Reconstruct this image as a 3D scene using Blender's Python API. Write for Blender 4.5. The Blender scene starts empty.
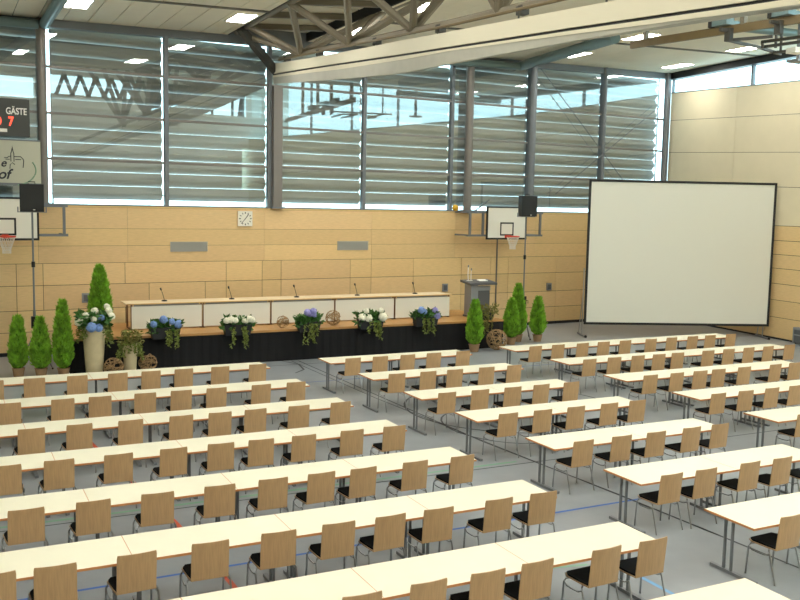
import bpy, math, random
from math import sin, cos, pi, radians, atan2, sqrt
from mathutils import Vector, Matrix
random.seed(7)
S = bpy.context.scene
COL = S.collection

# ------------------------------------------------------------------ camera
yaw, pit, rol = radians(26.69900), radians(5.91082), radians(1.08981)
F = Vector((sin(yaw)*cos(pit), cos(yaw)*cos(pit), -sin(pit)))
R = Vector((cos(yaw), -sin(yaw), 0)); U = R.cross(F)
R2 = R*cos(rol)+U*sin(rol); U2 = -R*sin(rol)+U*cos(rol)
cd = bpy.data.cameras.new('camera'); cam = bpy.data.objects.new('camera', cd); COL.objects.link(cam)
cd.sensor_width = 36; cd.lens = 916.956/800*36; cd.clip_end = 300; cd.clip_start = .05
m = Matrix((R2, U2, -F)).transposed().to_4x4(); m.translation = (0, 0, 4.4737)
cam.matrix_world = m; S.camera = cam

# ------------------------------------------------------------------ world, exposure
w = bpy.data.worlds.new('sky'); S.world = w; w.use_nodes = True
bg = w.node_tree.nodes['Background']; bg.inputs[0].default_value = (.61, .91, 1.0, 1); bg.inputs[1].default_value = 3.5
LAMP_L = 21.0
S.view_settings.view_transform = 'Standard'; S.view_settings.look = 'None'
S.view_settings.exposure = 0.9; S.view_settings.gamma = 1; S.view_settings.use_curve_mapping = False
S.cycles.max_bounces = 8; S.cycles.diffuse_bounces = 5; S.cycles.transparent_max_bounces = 12
S.cycles.sample_clamp_indirect = 4.0; S.cycles.use_denoising = True
S.cycles.caustics_reflective = False; S.cycles.caustics_refractive = False

# ------------------------------------------------------------------ materials
def srgb(h):
    v = [int(h[i:i+2], 16)/255 for i in (0, 2, 4)]
    return tuple(((c/12.92) if c <= .04045 else ((c+.055)/1.055)**2.4) for c in v)+(1,)
def mat(name, col, rough=.6, metal=0, noise=None, amount=.12, coat=0, bump=0, stretch=(1, 1, 1), emit=0, tint=False):
    m = bpy.data.materials.new(name); m.use_nodes = True; nt = m.node_tree; N = nt.nodes; L = nt.links
    b = N['Principled BSDF']; c = srgb(col) if isinstance(col, str) else col
    b.inputs['Roughness'].default_value = rough; b.inputs['Metallic'].default_value = metal
    b.inputs['Base Color'].default_value = c
    if coat: b.inputs['Coat Weight'].default_value = coat
    src = None
    if noise:
        tc = N.new('ShaderNodeTexCoord'); mp = N.new('ShaderNodeMapping'); mp.inputs['Scale'].default_value = stretch
        L.new(tc.outputs['Object'], mp.inputs[0])
        nz = N.new('ShaderNodeTexNoise'); nz.inputs['Scale'].default_value = noise; nz.inputs['Detail'].default_value = 4
        L.new(mp.outputs[0], nz.inputs['Vector'])
        rp = N.new('ShaderNodeMapRange'); rp.inputs['From Min'].default_value = .3; rp.inputs['From Max'].default_value = .7
        rp.inputs['To Min'].default_value = 1-amount; rp.inputs['To Max'].default_value = 1+amount
        L.new(nz.outputs['Fac'], rp.inputs[0])
        vm = N.new('ShaderNodeVectorMath'); vm.operation = 'SCALE'; vm.inputs[0].default_value = c[:3]
        L.new(rp.outputs[0], vm.inputs['Scale']); src = vm.outputs[0]
        if bump:
            bp = N.new('ShaderNodeBump'); bp.inputs['Strength'].default_value = bump; bp.inputs['Distance'].default_value = .01
            L.new(nz.outputs['Fac'], bp.inputs['Height']); L.new(bp.outputs[0], b.inputs['Normal'])
    if tint:   # per-panel variation of the veneer, stored on the faces
        at = N.new('ShaderNodeAttribute'); at.attribute_name = 'tint'
        v2 = N.new('ShaderNodeVectorMath'); v2.operation = 'MULTIPLY'
        if src: L.new(src, v2.inputs[0])
        else: v2.inputs[0].default_value = c[:3]
        L.new(at.outputs['Color'], v2.inputs[1]); src = v2.outputs[0]
    if src: L.new(src, b.inputs['Base Color'])
    if emit:
        b.inputs['Emission Color'].default_value = c; b.inputs['Emission Strength'].default_value = emit
    return m
M = {}
M['floor'] = mat('grey_linoleum', '8d9297', .35, noise=2.5, amount=.05)
M['cream'] = mat('cream_laminate', 'e8e5d0', .4, noise=3, amount=.015)
M['edge'] = mat('beech_edge', 'cf8d58', .5, noise=8, amount=.1)
M['beech'] = mat('beech_plywood', 'c4a075', .4, noise=9, amount=.09, stretch=(6, 1, .5))
M['pad'] = mat('black_fabric', '14141a', .95, noise=80, amount=.3)
M['chrome'] = mat('satin_steel', 'a9abae', .28, 1)
M['leg'] = mat('grey_steel', '83868a', .4, .35)
M['woodwall'] = mat('maple_veneer', 'dfc08d', .45, noise=5, amount=.07, stretch=(1, 1, 9), tint=True)
M['creamwall'] = mat('cream_board', 'ddd2b4', .6, noise=2, amount=.02, tint=True)
M['gap'] = mat('dark_gap', '4a3a26', .9)
M['capwood'] = mat('pale_wood', 'd8b57c', .5, noise=5, amount=.06)
M['darkwood'] = mat('brown_stained_wood', '7d5a42', .5, noise=6, amount=.1)
M['dark'] = mat('black_base', '16161a', .6)
M['ceil'] = mat('ceiling_board', 'e9e3cf', .75, noise=1.5, amount=.02, tint=True)
M['seam'] = mat('shadow_seam', '6d6b61', .9)
M['plaster'] = mat('plaster', 'e6e1d4', .8, noise=1, amount=.03)
M['frame'] = mat('grey_aluminium', '70757a', .5, .15)
M['frame2'] = mat('brown_grey_steel', '7c7772', .5, .3)
M['slat'] = mat('grey_louvre_metal', '929390', .5, 0, noise=1.2, amount=.05)
M['teal'] = mat('teal_grey_steel', '6f8587', .4, .2)
M['truss'] = mat('brown_grey_truss', '807868', .5, .2)
M['trussd'] = mat('dark_truss', '45443f', .6, .1)
M['casing'] = mat('cream_casing', 'dcd6bf', .5)
M['curtain'] = mat('grey_divider_curtain', 'b4b3a8', .7, noise=3, amount=.05)
M['rail'] = mat('brown_rail', '6b5a38', .5, noise=4, amount=.1)
M['black'] = mat('black_paint', '141416', .5)
M['blackc'] = mat('black_skirt_cloth', '0d0d10', .9, noise=6, amount=.3, stretch=(6, 1, .3))
M['white'] = mat('white_panel', 'e2e3da', .5)
M['board'] = mat('white_backboard', 'e8e6da', .35)
M['screen'] = mat('projection_cloth', 'e3e3d8', .8)
M['deck'] = mat('stage_wood', 'b98a50', .45, noise=5, amount=.12, stretch=(.5, 6, 1))
M['ctop'] = mat('maple_top', 'efdcb8', .4, noise=3, amount=.03)
M['red'] = mat('red_ring', 'd5462f', .5)
M['net'] = mat('white_net', 'e6ded2', .9)
M['grey'] = mat('mid_grey', '85898c', .5)
M['vent'] = mat('pale_grey_vent', 'a9aaa4', .5)
M['lect'] = mat('grey_lectern', '8e9298', .4, .3)
M['lectd'] = mat('dark_lectern', '55575b', .5)
M['paper'] = mat('paper', 'f5f3ee', .8)
M['stone'] = mat('cream_stoneware', 'd3c49c', .6, noise=6, amount=.07)
M['pot'] = mat('brown_pot', '9a7c5c', .8, noise=7, amount=.1)
M['planter'] = mat('black_planter', '1d1f24', .5)
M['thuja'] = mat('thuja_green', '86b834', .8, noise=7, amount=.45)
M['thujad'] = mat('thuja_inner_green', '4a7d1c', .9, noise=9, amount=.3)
M['leaf'] = mat('leaf_green', '3f6b2c', .6, noise=8, amount=.35)
M['ivy'] = mat('ivy_green', '73803a', .7, noise=9, amount=.35)
M['olive'] = mat('olive_sprigs', '7d7a3f', .8, noise=9, amount=.35)
M['blue'] = mat('blue_hydrangea', '7f9fd8', .8, noise=20, amount=.2)
M['lilac'] = mat('lilac_hydrangea', '9a98d4', .8, noise=20, amount=.2)
M['whitef'] = mat('white_hydrangea', 'f0eedb', .8, noise=20, amount=.1)
M['wicker'] = mat('wicker_twigs', '9c7f58', .8, noise=12, amount=.3)
M['spk'] = mat('black_speaker', '17191a', .6, noise=60, amount=.2)
M['lamp'] = mat('lamp_diffuser', (1, .96, .87, 1), .5, emit=LAMP_L)
M['score'] = mat('scoreboard_black', '3b3e3b', .5)
M['led'] = mat('red_led', (1, .06, .03, 1), .5, emit=1.6)
M['text'] = mat('white_text', 'ecebe6', .6)
M['banner'] = mat('banner_cloth', 'b7b8a6', .8)
M['ink'] = mat('dark_ink', '2e3038', .8)
M['inkg'] = mat('green_ink', '7f9c86', .8)
M['lineK'] = mat('black_court_line', '35373b', .5)
M['lineB'] = mat('blue_court_line', '3c66b0', .5)
M['lineG'] = mat('green_court_line', '7fa88c', .5)
M['lineR'] = mat('red_court_line', 'd2583a', .5)
M['lineP'] = mat('pale_blue_court_line', '6fa3cf', .5)
M['yellow'] = mat('yellow_plastic', 'd9a921', .5)
# window pane: clear with the faint mirror of coated glass
gm = bpy.data.materials.new('coated_glass'); gm.use_nodes = True; nt = gm.node_tree; nt.nodes.clear()
o_ = nt.nodes.new('ShaderNodeOutputMaterial'); mx = nt.nodes.new('ShaderNodeMixShader'); tr = nt.nodes.new('ShaderNodeBsdfTransparent'); gl = nt.nodes.new('ShaderNodeBsdfGlossy')
gl.inputs['Roughness'].default_value = 0.0; tr.inputs[0].default_value = (.9, .94, .94, 1); gl.inputs[0].default_value = (.9, 1, 1, 1)
mx.inputs[0].default_value = .18
nt.links.new(tr.outputs[0], mx.inputs[1]); nt.links.new(gl.outputs[0], mx.inputs[2]); nt.links.new(mx.outputs[0], o_.inputs[0])
M['glass'] = gm

# ------------------------------------------------------------------ mesh helpers
class MB:
    def __init__(s): s.v = []; s.f = []; s.t = []; s.tint = 1.0; s.use = False
    def add(s, vs, fs):
        b = len(s.v); s.v += [tuple(p) for p in vs]
        s.f += [tuple(i+b for i in f) for f in fs]; s.t += [s.tint]*len(fs); return s
    def box(s, c, d, mx=None):
        x, y, z = c; a, b, e = d[0]/2, d[1]/2, d[2]/2
        vs = [Vector((x+i*a, y+j*b, z+k*e)) for i in (-1, 1) for j in (-1, 1) for k in (-1, 1)]
        if mx: vs = [mx @ p for p in vs]
        return s.add(vs, [(0, 1, 3, 2), (4, 6, 7, 5), (0, 4, 5, 1), (2, 3, 7, 6), (0, 2, 6, 4), (1, 5, 7, 3)])
    def bx(s, x0, x1, y0, y1, z0, z1): return s.box(((x0+x1)/2, (y0+y1)/2, (z0+z1)/2), (x1-x0, y1-y0, z1-z0))
    def hexa(s, p): return s.add(p, [(0, 3, 2, 1), (4, 5, 6, 7), (0, 1, 5, 4), (1, 2, 6, 5), (2, 3, 7, 6), (3, 0, 4, 7)])
    def tube(s, pts, r, n=6, closed=False):
        pts = [Vector(p) for p in pts]; k = len(pts); rs = r if isinstance(r, (list, tuple)) else [r]*k; vs = []
        for i, p in enumerate(pts):
            if closed: t = pts[(i+1) % k]-pts[i-1]
            else: t = pts[min(i+1, k-1)]-pts[max(i-1, 0)]
            t.normalize(); u = t.cross(Vector((0, 0, 1)) if abs(t.z) < .9 else Vector((1, 0, 0))).normalized(); w_ = t.cross(u)
            for j in range(n):
                a = 2*pi*j/n+pi/n; vs.append(p+(u*cos(a)+w_*sin(a))*rs[i])
        fs = []
        for i in range(k if closed else k-1):
            q = (i+1) % k
            for j in range(n): fs.append((i*n+j, i*n+(j+1) % n, q*n+(j+1) % n, q*n+j))
        if not closed: fs += [tuple(range(n))[::-1], tuple((k-1)*n+j for j in range(n))]
        return s.add(vs, fs)
    def beam(s, a, b, w_, h):   # rectangular bar from a to b
        a, b = Vector(a), Vector(b); t = (b-a).normalized(); u = t.cross(Vector((0, 0, 1)))
        u = u.normalized() if u.length > 1e-3 else Vector((1, 0, 0)); q = u.cross(t)
        c = [u*w_/2*i+q*h/2*j for i, j in ((-1, -1), (1, -1), (1, 1), (-1, 1))]
        return s.hexa([a+p for p in c]+[b+p for p in c])
    def lathe(s, prof, n=20, c=(0, 0, 0)):
        vs = []; k = len(prof)
        for r, z in prof:
            for j in range(n): vs.append((c[0]+r*cos(2*pi*j/n), c[1]+r*sin(2*pi*j/n), c[2]+z))
        fs = [(i*n+j, i*n+(j+1) % n, (i+1)*n+(j+1) % n, (i+1)*n+j) for i in range(k-1) for j in range(n)]
        fs += [tuple(range(n))[::-1], tuple((k-1)*n+j for j in range(n))]
        return s.add(vs, fs)
    def sphere(s, c, r, n=10, k=6, sq=(1, 1, 1), jit=0):
        prof = []; vs = []
        for i in range(k+1):
            a = -pi/2+pi*i/k
            for j in range(n):
                q = 1+random.uniform(-jit, jit); b = 2*pi*j/n
                vs.append((c[0]+r*q*sq[0]*cos(a)*cos(b), c[1]+r*q*sq[1]*cos(a)*sin(b), c[2]+r*q*sq[2]*sin(a)))
        fs = [(i*n+j, i*n+(j+1) % n, (i+1)*n+(j+1) % n, (i+1)*n+j) for i in range(k) for j in range(n)]
        return s.add(vs, fs)
    def leafq(s, p, d, l, w_, up=None):
        d = Vector(d).normalized(); p = Vector(p)
        u = d.cross(Vector((random.uniform(-1, 1), random.uniform(-1, 1), random.uniform(-1, 1)))).normalized()
        q = u.cross(d)*w_*.25
        return s.add([p, p+d*l*.45+u*w_/2+q, p+d*l, p+d*l*.45-u*w_/2+q], [(0, 1, 2), (0, 2, 3)])
    def mesh(s, name, material, smooth=False):
        me = bpy.data.meshes.new(name); me.from_pydata(s.v, [], s.f); me.materials.append(material)
        if s.use:
            a = me.color_attributes.new('tint', 'FLOAT_COLOR', 'CORNER'); i = 0
            for p, t in zip(me.polygons, s.t):
                for _ in p.vertices:
                    a.data[i].color = ((t, t, t, 1) if not isinstance(t, tuple) else t+(1,)); i += 1
        if smooth:
            for p in me.polygons: p.use_smooth = True
            try: me.set_sharp_from_angle(angle=radians(40))
            except Exception: pass
        me.update(); return me
    def obj(s, name, material, parent=None, smooth=False):
        o = bpy.data.objects.new(name, s.mesh(name, material, smooth)); COL.objects.link(o)
        if parent: o.parent = parent
        return o
def empty(name, loc=(0, 0, 0), rz=0):
    o = bpy.data.objects.new(name, None); o.empty_display_size = .2; COL.objects.link(o)
    o.location = loc; o.rotation_euler = (0, 0, rz); return o
def tag(o, label, cat, group=None):
    o['label'] = label; o['category'] = cat
    if group: o['group'] = group
    return o
def thing(name, label, cat, loc=(0, 0, 0), rz=0, group=None): return tag(empty(name, loc, rz), label, cat, group)
def structure(o, label=None, cat=None):
    o['kind'] = 'structure'
    if label: o['label'] = label
    if cat: o['category'] = cat
    return o
def place(o, loc, rz=0): o.location = loc; o.rotation_euler = (0, 0, rz); return o
def copy_tree(o, parent=None):
    c = o.copy(); COL.objects.link(c)
    if parent: c.parent = parent
    for ch in list(o.children): copy_tree(ch, c)
    return c
def plus(o, name, mb, material, smooth=False): return mb.obj(name, material, o, smooth)
ORD = ['first', 'second', 'third', 'fourth', 'fifth', 'sixth', 'seventh', 'eighth', 'ninth', 'tenth']

# ------------------------------------------------------------------ setting
TH = atan2(1.2, 21.45)                       # the stage wall stands a little askew to the table rows
def wy(x): return 27.85+(x-1.4)*1.2/21.45
WO = (0, wy(0), 0)
def wp(x, d, z):                             # d metres in front of the stage wall
    return Vector((x+sin(TH)*d, wy(x)-cos(TH)*d, z))
def wu(x): return x/cos(TH)                  # distance along the wall
def zc(x): return 9.46+(x-3)*.024            # ceiling height
def rise(y):                                 # roof climbs towards the rear
    P = [(-7, 3.5), (0, 2.9), (5.5, 2.4), (14.6, 1.9), (18.6, 0), (40, 0)]
    for (a, b), (c, d) in zip(P, P[1:]):
        if a <= y <= c: return b+(d-b)*(y-a)/(c-a)
    return 0

fl = MB().bx(-5.2, 27.2, -6.2, 30, -.2, 0).obj('floor', M['floor']); structure(fl, 'grey linoleum sports floor with coloured court lines', 'floor')
def line(pts, w_, material, closed=False):
    b = MB(); n = len(pts); seg = n if closed else n-1
    L, Rr = [], []
    for i in range(n):
        p = Vector(pts[i]+(0,)); q = Vector(pts[(i+1) % n]+(0,)) if (closed or i < n-1) else p
        o = Vector(pts[i-1]+(0,)) if (closed or i > 0) else p
        t = (q-o).normalized(); nn = Vector((-t.y, t.x, 0))*w_/2
        L.append(p+nn+Vector((0, 0, .003))); Rr.append(p-nn+Vector((0, 0, .003)))
    vs = L+Rr
    b.add(vs, [(i, n+i, n+(i+1) % n, (i+1) % n) for i in range(seg)])
    return b.obj('court_line', material, fl)
line([(9.05, 24.4), (9.18, 14.6), (9.45, 11), (9.6, 7.7), (9.75, 2)], .04, M['lineK'])
line([(8.85, 24.4), (8.95, 19), (9.2, 14.9), (9.55, 9)], .03, M['lineK'])
line([(-4, 10.66), (26, 10.72)], .05, M['lineB'])
line([(-4, 13.22), (9, 13.2)], .07, M['lineG'])
line([(-4, 13.05), (26, 13.05)], .03, M['lineK'])
line([(3.03, 4), (2.95, 10.5), (2.83, 12.5), (2.4, 17.2), (2.3, 19)], .07, M['lineR'])
line([(7.55, 8.5), (7.6, 4)], .06, M['lineP'])
line([(-4, 23.87), (13, 23.8)], .04, M['lineK'])
line([(-4, 21.3), (26, 21.3)], .04, M['lineB'])
line([(5.6, 9.2), (7.2, 8.9)], .05, M['lineG'])
line([(17.6, 11.5), (20, 12.3)], .08, M['lineR'])
line([(11.4+2.4*cos(a*pi/24), 17+2.4*sin(a*pi/24)) for a in range(48)], .05, M['lineK'], True)
line([(8.6, 24.5), (8.85, 23.8), (8.7, 23.0), (8.31, 22.6)], .05, M['lineK'])
line([(10.2+1.1*cos(a*pi/16), 15.6+1.5*sin(a*pi/16)) for a in range(32)], .04, M['lineK'], True)

# stage wall: veneer panels in courses
def panels(b, u0, u1, courses, joints, thick, gap=.016, base=None):
    """boards in the plane y=0, front face at y=-thick; joints: list per course"""
    for i in range(len(courses)-1):
        z0, z1 = courses[i], courses[i+1]
        gap = .016 if z0 < 2.55 else .008
        js = [u0]+sorted(j for j in joints[i] if u0 < j < u1)+[u1]
        for a, c in zip(js, js[1:]):
            t = random.uniform(.93, 1.05); b.tint = (t, t*random.uniform(.98, 1.01), t*random.uniform(.95, 1.02))
            b.bx(a+gap/2, c-gap/2, -thick, 0, z0+gap/2, z1-gap/2)
    b.tint = 1.0
cs = [.10, .67, 1.28, 1.99, 2.62, 3.12, 3.62, 4.24]
J = []
xs_low = [-3.6, -2.9, -.6, .1, 1.9, 2.61, 4.91, 5.62, 7.36, 8.04, 9.24, 9.89, 12.4, 13.2, 14.88, 16.9, 18.2, 19.0, 21.3, 22.7, 24.9, 25.6]
for i in range(4): J.append([wu(x) for x in xs_low if random.random() < (.8 if i else .7)])
for i in range(3): J.append([wu(x) for x in (-1.2, 2.5, 5.0, 9.3, 13.2, 16.6, 20.2, 23.9)])
wb = empty('wall_back', WO, TH); structure(wb, 'maple veneer wall below the tall windows behind the stage', 'wall')
b = MB(); b.bx(wu(-5.2), wu(27.05), .0, .25, 0, 4.24); plus(wb, 'backing', b, M['gap'])
b = MB(); b.use = True; panels(b, wu(-5.2), wu(27.0), cs, J, .02); plus(wb, 'veneer_panels', b, M['woodwall'])
b = MB().bx(wu(-5.2), wu(27.0), -.03, .25, 4.24, 4.285); plus(wb, 'sill_cap', b, M['capwood'])
b = MB().bx(wu(-5.2), wu(27.0), -.015, 0, 0, .10); sk = b.obj('baseboard_back', M['dark']); place(sk, WO, TH); structure(sk, 'dark base strip along the stage wall', 'baseboard')
# header above the windows, following the ceiling
b = MB(); n = 16
for i in range(n):
    xa, xb = -5.2+32.2*i/n, -5.2+32.2*(i+1)/n
    b.hexa([(wu(xa), 0, zc(xa)-.22), (wu(xb), 0, zc(xb)-.22), (wu(xb), .3, zc(xb)-.22), (wu(xa), .3, zc(xa)-.22),
            (wu(xa), 0, zc(xa)+.5), (wu(xb), 0, zc(xb)+.5), (wu(xb), .3, zc(xb)+.5), (wu(xa), .3, zc(xa)+.5)])
tr_ = b.obj('trim_1', M['frame']); place(tr_, WO, TH); structure(tr_, 'grey steel header above the tall windows', 'trim')

# right wall
C0 = Vector((26.994, 29.283, 0)); D0 = Vector((26.367, 22.19, 0))-C0; D0.normalize()
RA = atan2(D0.y, D0.x)
RW = 37.0
wr = empty('wall_right', C0, RA); structure(wr, 'side wall with maple lower panels and cream boards above', 'wall')
def tilt(s, z): return -.044*min(s, 7.5)*min(1, max(0, (z-4.0)/2.2))
b = MB(); b.bx(0, RW, .02, .3, 0, 4.0); b.bx(0, RW, .02, .3, 4, 8.85); plus(wr, 'backing', b, M['gap'])
b = MB(); b.use = True
rc = [.05, .77, 1.38, 1.96, 2.5, 2.99, 3.48, 4.0]
for i in range(7):
    e = [0, 3.1, 5.9, 9, 12, 15, 18, 21, 24, 27, 30, 33, RW]
    for a, c in zip(e, e[1:]):
        t = random.uniform(.92, 1.04); b.tint = (t, t, t*random.uniform(.96, 1.02)); b.bx(a+.006, c-.006, 0, .03, rc[i]+.009, rc[i+1]-.009)
plus(wr, 'veneer_panels', b, M['woodwall'])
b = MB(); b.use = True
uc = [4.0, 5.55, 6.84, 8.14, 9.25]
for i in range(4):
    e = [0, 3.85, 7.5, 11.2, 15, 19, 23, 27, 31, 34, RW]
    for a, c in zip(e, e[1:]):
        t = random.uniform(.985, 1.01); b.tint = t; g = .008
        lo = [uc[i]+g+tilt(q, uc[i]) for q in (a, c)]; hi = [uc[i+1]-g+tilt(q, uc[i+1]) for q in (a, c)]
        b.hexa([(a+g, 0, lo[0]), (c-g, 0, lo[1]), (c-g, .03, lo[1]), (a+g, .03, lo[0]), (a+g, 0, hi[0]), (c-g, 0, hi[1]), (c-g, .03, hi[1]), (a+g, .03, hi[0])])
plus(wr, 'cream_boards', b, M['creamwall'])
b = MB().bx(0, RW, -.012, 0, 0, .06); q = b.obj('baseboard_right', M['dark']); place(q, C0, RA); structure(q, 'dark base strip along the side wall', 'baseboard')
# clerestory above it
def cl_top(s):
    y = C0.y+D0.y*s
    return 9.77+rise(y)
win = empty('window_9', C0, RA); structure(win, 'bright clerestory band above the cream boards', 'window')
b = MB()
for i in range(9):
    s = i*4.55
    b.bx(s-.05 if i else 0, s+.05, .02, .14, 9.25+tilt(s, 9.25)-.02, cl_top(s)+.05)
for i in range(18):
    a, c = i*2.0, i*2.0+2
    b.hexa([(a, 0, 9.25+tilt(a, 9.3)-.03), (c, 0, 9.25+tilt(c, 9.3)-.03), (c, .2, 9.25+tilt(c, 9.3)-.03), (a, .2, 9.25+tilt(a, 9.3)-.03),
            (a, 0, 9.25+tilt(a, 9.3)+.02), (c, 0, 9.25+tilt(c, 9.3)+.02), (c, .2, 9.25+tilt(c, 9.3)+.02), (a, .2, 9.25+tilt(a, 9.3)+.02)])
plus(win, 'window_frame', b, M['frame'])
b = MB()
for i in range(37):
    a, c = float(i), i+1.0
    if i == 36: c = RW
    b.add([(a, .08, 9.25+tilt(a, 9.3)), (c, .08, 9.25+tilt(c, 9.3)), (c, .08, cl_top(c)), (a, .08, cl_top(a))], [(0, 1, 2, 3)])
plus(win, 'pane', b, M['glass'])
b = MB()
for i in range(37):
    a, c = float(i), i+1.0
    za, zb = cl_top(a), cl_top(c)
    b.hexa([(a, -.15, za), (c, -.15, zb), (c, .2, zb), (a, .2, za), (a, -.15, za+.38), (c, -.15, zb+.38), (c, .2, zb+.38), (a, .2, za+.38)])
q = b.obj('trim_2', M['black']); place(q, C0, RA); structure(q, 'dark roof edge beam above the clerestory', 'trim')

# left wall and rear wall (behind the camera), with the glazed openings that mirror in the tall windows
b = MB().bx(-5.4, -5.0, -6.2, 28.3, 0, 13.6); structure(b.obj('wall_left', M['plaster']), 'plain plastered far side wall', 'wall')
b = MB()
def wall_with_holes(b, x0, x1, z0, z1, holes, y0, y1):
    zs = sorted({z0, z1, *[h[2] for h in holes], *[h[3] for h in holes]}); xs = sorted({x0, x1, *[h[0] for h in holes], *[h[1] for h in holes]})
    for za, zb in zip(zs, zs[1:]):
        for xa, xb in zip(xs, xs[1:]):
            if not any(h[0] <= xa and xb <= h[1] and h[2] <= za and zb <= h[3] for h in holes): b.bx(xa, xb, y0, y1, za, zb)
wall_with_holes(b, -5.4, 27, 0, 14.5, [(6.4, 9.42, 10.69, 11.98), (23.35, 23.95, 5.3, 8.3), (16.7, 23.8, 10.5, 12.2), (10.2, 16.0, 11.1, 12.3)], -6.4, -6.0)
wf = b.obj('wall_front', M['plaster']); structure(wf, 'plastered rear wall with high window openings', 'wall')
b = MB()  # unseen bars and sloped plate, added to shape the reflections in the tall windows
for k in range(6):
    for s_ in (-1, 1): b.beam((11.2+k-.5*s_, -5.95, 11.05), (11.2+k, -5.95, 12.35), .1, .22)
b.hexa([(16.7, -5.98, 10.55), (23.8, -5.98, 12.1), (23.8, -5.9, 12.1), (16.7, -5.9, 10.55), (16.7, -5.98, 12.3), (23.8, -5.98, 12.3), (23.8, -5.9, 12.3), (16.7, -5.9, 12.3)])
for x in (18.2, 19.7, 21.2, 22.7): b.bx(x-.06, x+.06, -6.3, -6.1, 10.5, 12.2)
b.obj('window_lattice', M['trussd'], wf)

# ceiling
ce = empty('ceiling', (0, 0, 0)); structure(ce, 'pale board ceiling with recessed light panels', 'ceiling')
b = MB(); b.use = True; bk = MB()
ys = [(24.31, 29.6), (18.6, 24.19), (14.6, 18.55), (5.5, 14.55), (0, 5.45), (-6.4, -.05)]
def strip(b, xa, xb, y0, y1, off=0.0, th=.03):
    za0, zb0, za1, zb1 = zc(xa)+rise(y0)+off, zc(xb)+rise(y0)+off, zc(xa)+rise(y1)+off, zc(xb)+rise(y1)+off
    b.hexa([(xa, y0, za0), (xb, y0, zb0), (xb, y1, zb1), (xa, y1, za1), (xa, y0, za0+th), (xb, y0, zb0+th), (xb, y1, zb1+th), (xa, y1, za1+th)])
x = -5.3
while x < 27.1:
    x2 = min(x+.66, 27.2)
    if x < 8.1 < x2: x2 = 8.1
    if x < 10.75 < x2: x2 = 10.75
    inz = 8.1 < (x+x2)/2 < 10.75
    g = .012 if x < 8.1 else .003
    for y0, y1 in ys:
        b.tint = random.uniform(.985, 1.015)
        strip(b, x+g, x2-g, y0, y1, .26 if inz else 0)
    x = x2
plus(ce, 'ceiling_boards', b, M['ceil'])
for y0, y1 in zip([29.6, 18.6, 14.6, 5.5, 0], [18.6, 14.6, 5.5, 0, -6.4]):
    strip(bk, -5.4, 27.3, y1, y0, .40, .1)
strip(bk, -5.3, 8.1, 24.17, 24.33, -.03, .06); strip(bk, 10.75, 26.3, 24.17, 24.33, -.03, .06)
for xe in (8.1, 10.75):
    sd = MB(); sd.hexa([(xe-.03, 18.6, zc(xe)), (xe+.03, 18.6, zc(xe)), (xe+.03, 29, zc(xe)), (xe-.03, 29, zc(xe)), (xe-.03, 18.6, zc(xe)+.4), (xe+.03, 18.6, zc(xe)+.4), (xe+.03, 29, zc(xe)+.4), (xe-.03, 29, zc(xe)+.4)]); plus(ce, 'recess_edge', sd, M['ceil'])
plus(ce, 'ceiling_backing', bk, M['seam'])

# ------------------------------------------------------------------ tall windows of the stage wall
MX = [-4.2, -.75, 2.75, 6.2, 9.5, 12.9, 16.4, 19.85, 23.42, 26.95]
bayname = ['first', 'second', 'third', 'fourth', 'fifth', 'sixth', 'seventh', 'eighth', 'ninth']
for i in range(len(MX)-1):
    xa, xb = MX[i], MX[i+1]; ua, ub = wu(xa), wu(xb)
    wn = empty('window_%d' % (i+1 if i < 8 else 10), WO, TH); structure(wn, 'tall glazed bay above the veneer wall', 'window')
    b = MB()
    zt = lambda x: zc(x)-.2
    b.bx(ub-.06, ub+.06, .02, .2, 4.285, zt(xb)+.1)
    if i == 0: b.bx(ua-.06, ua+.06, .02, .2, 4.285, zt(xa)+.1)
    plus(wn, 'mullion', b, M['frame'])
    for k in range(1, 4):
        b = MB(); z = 4.32+k*1.28; b.bx(ua+.06, ub-.06, .03, .12, z-.035, z+.035); plus(wn, 'transom', b, M['frame2'])
    b = MB(); b.bx(ua+.06, ub-.06, .02, .14, 4.285, 4.33); plus(wn, 'window_frame', b, M['frame'])
    b = MB(); b.add([(ua+.05, .09, 4.3), (ub-.05, .09, 4.3), (ub-.05, .09, zt(xb)+.1), (ua+.05, .09, zt(xa)+.1)], [(0, 1, 2, 3)]); plus(wn, 'pane', b, M['glass'])
    # louvres outside the pane
    u0, u1 = ua+.05+.45*xa/28, ub-.12+.45*xb/28
    if i == 8: u1 = ub-.26
    if i == 2: u0 = ua+.27
    lv = thing('louvre_blind', 'outside grey louvre blind behind the glass, %s window bay from the left' % bayname[max(0, i-1)] if i else 'outside grey louvre blind behind the glass, bay beyond the frame', 'blind', WO, TH, 'louvre blinds outside the tall windows')
    b = MB(); k = 0
    while True:
        z0 = 4.49+k*.41
        if z0+.2 > zt(xb): break
        prof = [(.60, -.018), (.50, .07), (.445, .15), (.44, .19), (.47, .25), (.56, .386)]
        outer = [(y+.012, z) for y, z in prof]
        loop = prof+outer[::-1]; n = len(loop)
        vs = [(u0, y, z0+z) for y, z in loop]+[(u1, y, z0+z) for y, z in loop]
        b.add(vs, [(j, (j+1) % n, n+(j+1) % n, n+j) for j in range(n)]+[tuple(range(n))[::-1], tuple(range(n, 2*n))])
        k += 1
    plus(lv, 'slats', b, M['slat'])
    b = MB()
    for u in (u0-.02, u1+.09): b.bx(u-.022, u+.022, .47, .52, 4.29, zt(xb))
    for z in (4.6, 9.2): b.bx(u0-.06, u1+.06, .54, .56, z, z+.04)
    plus(lv, 'guide_rail', b, M['frame'])
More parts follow.
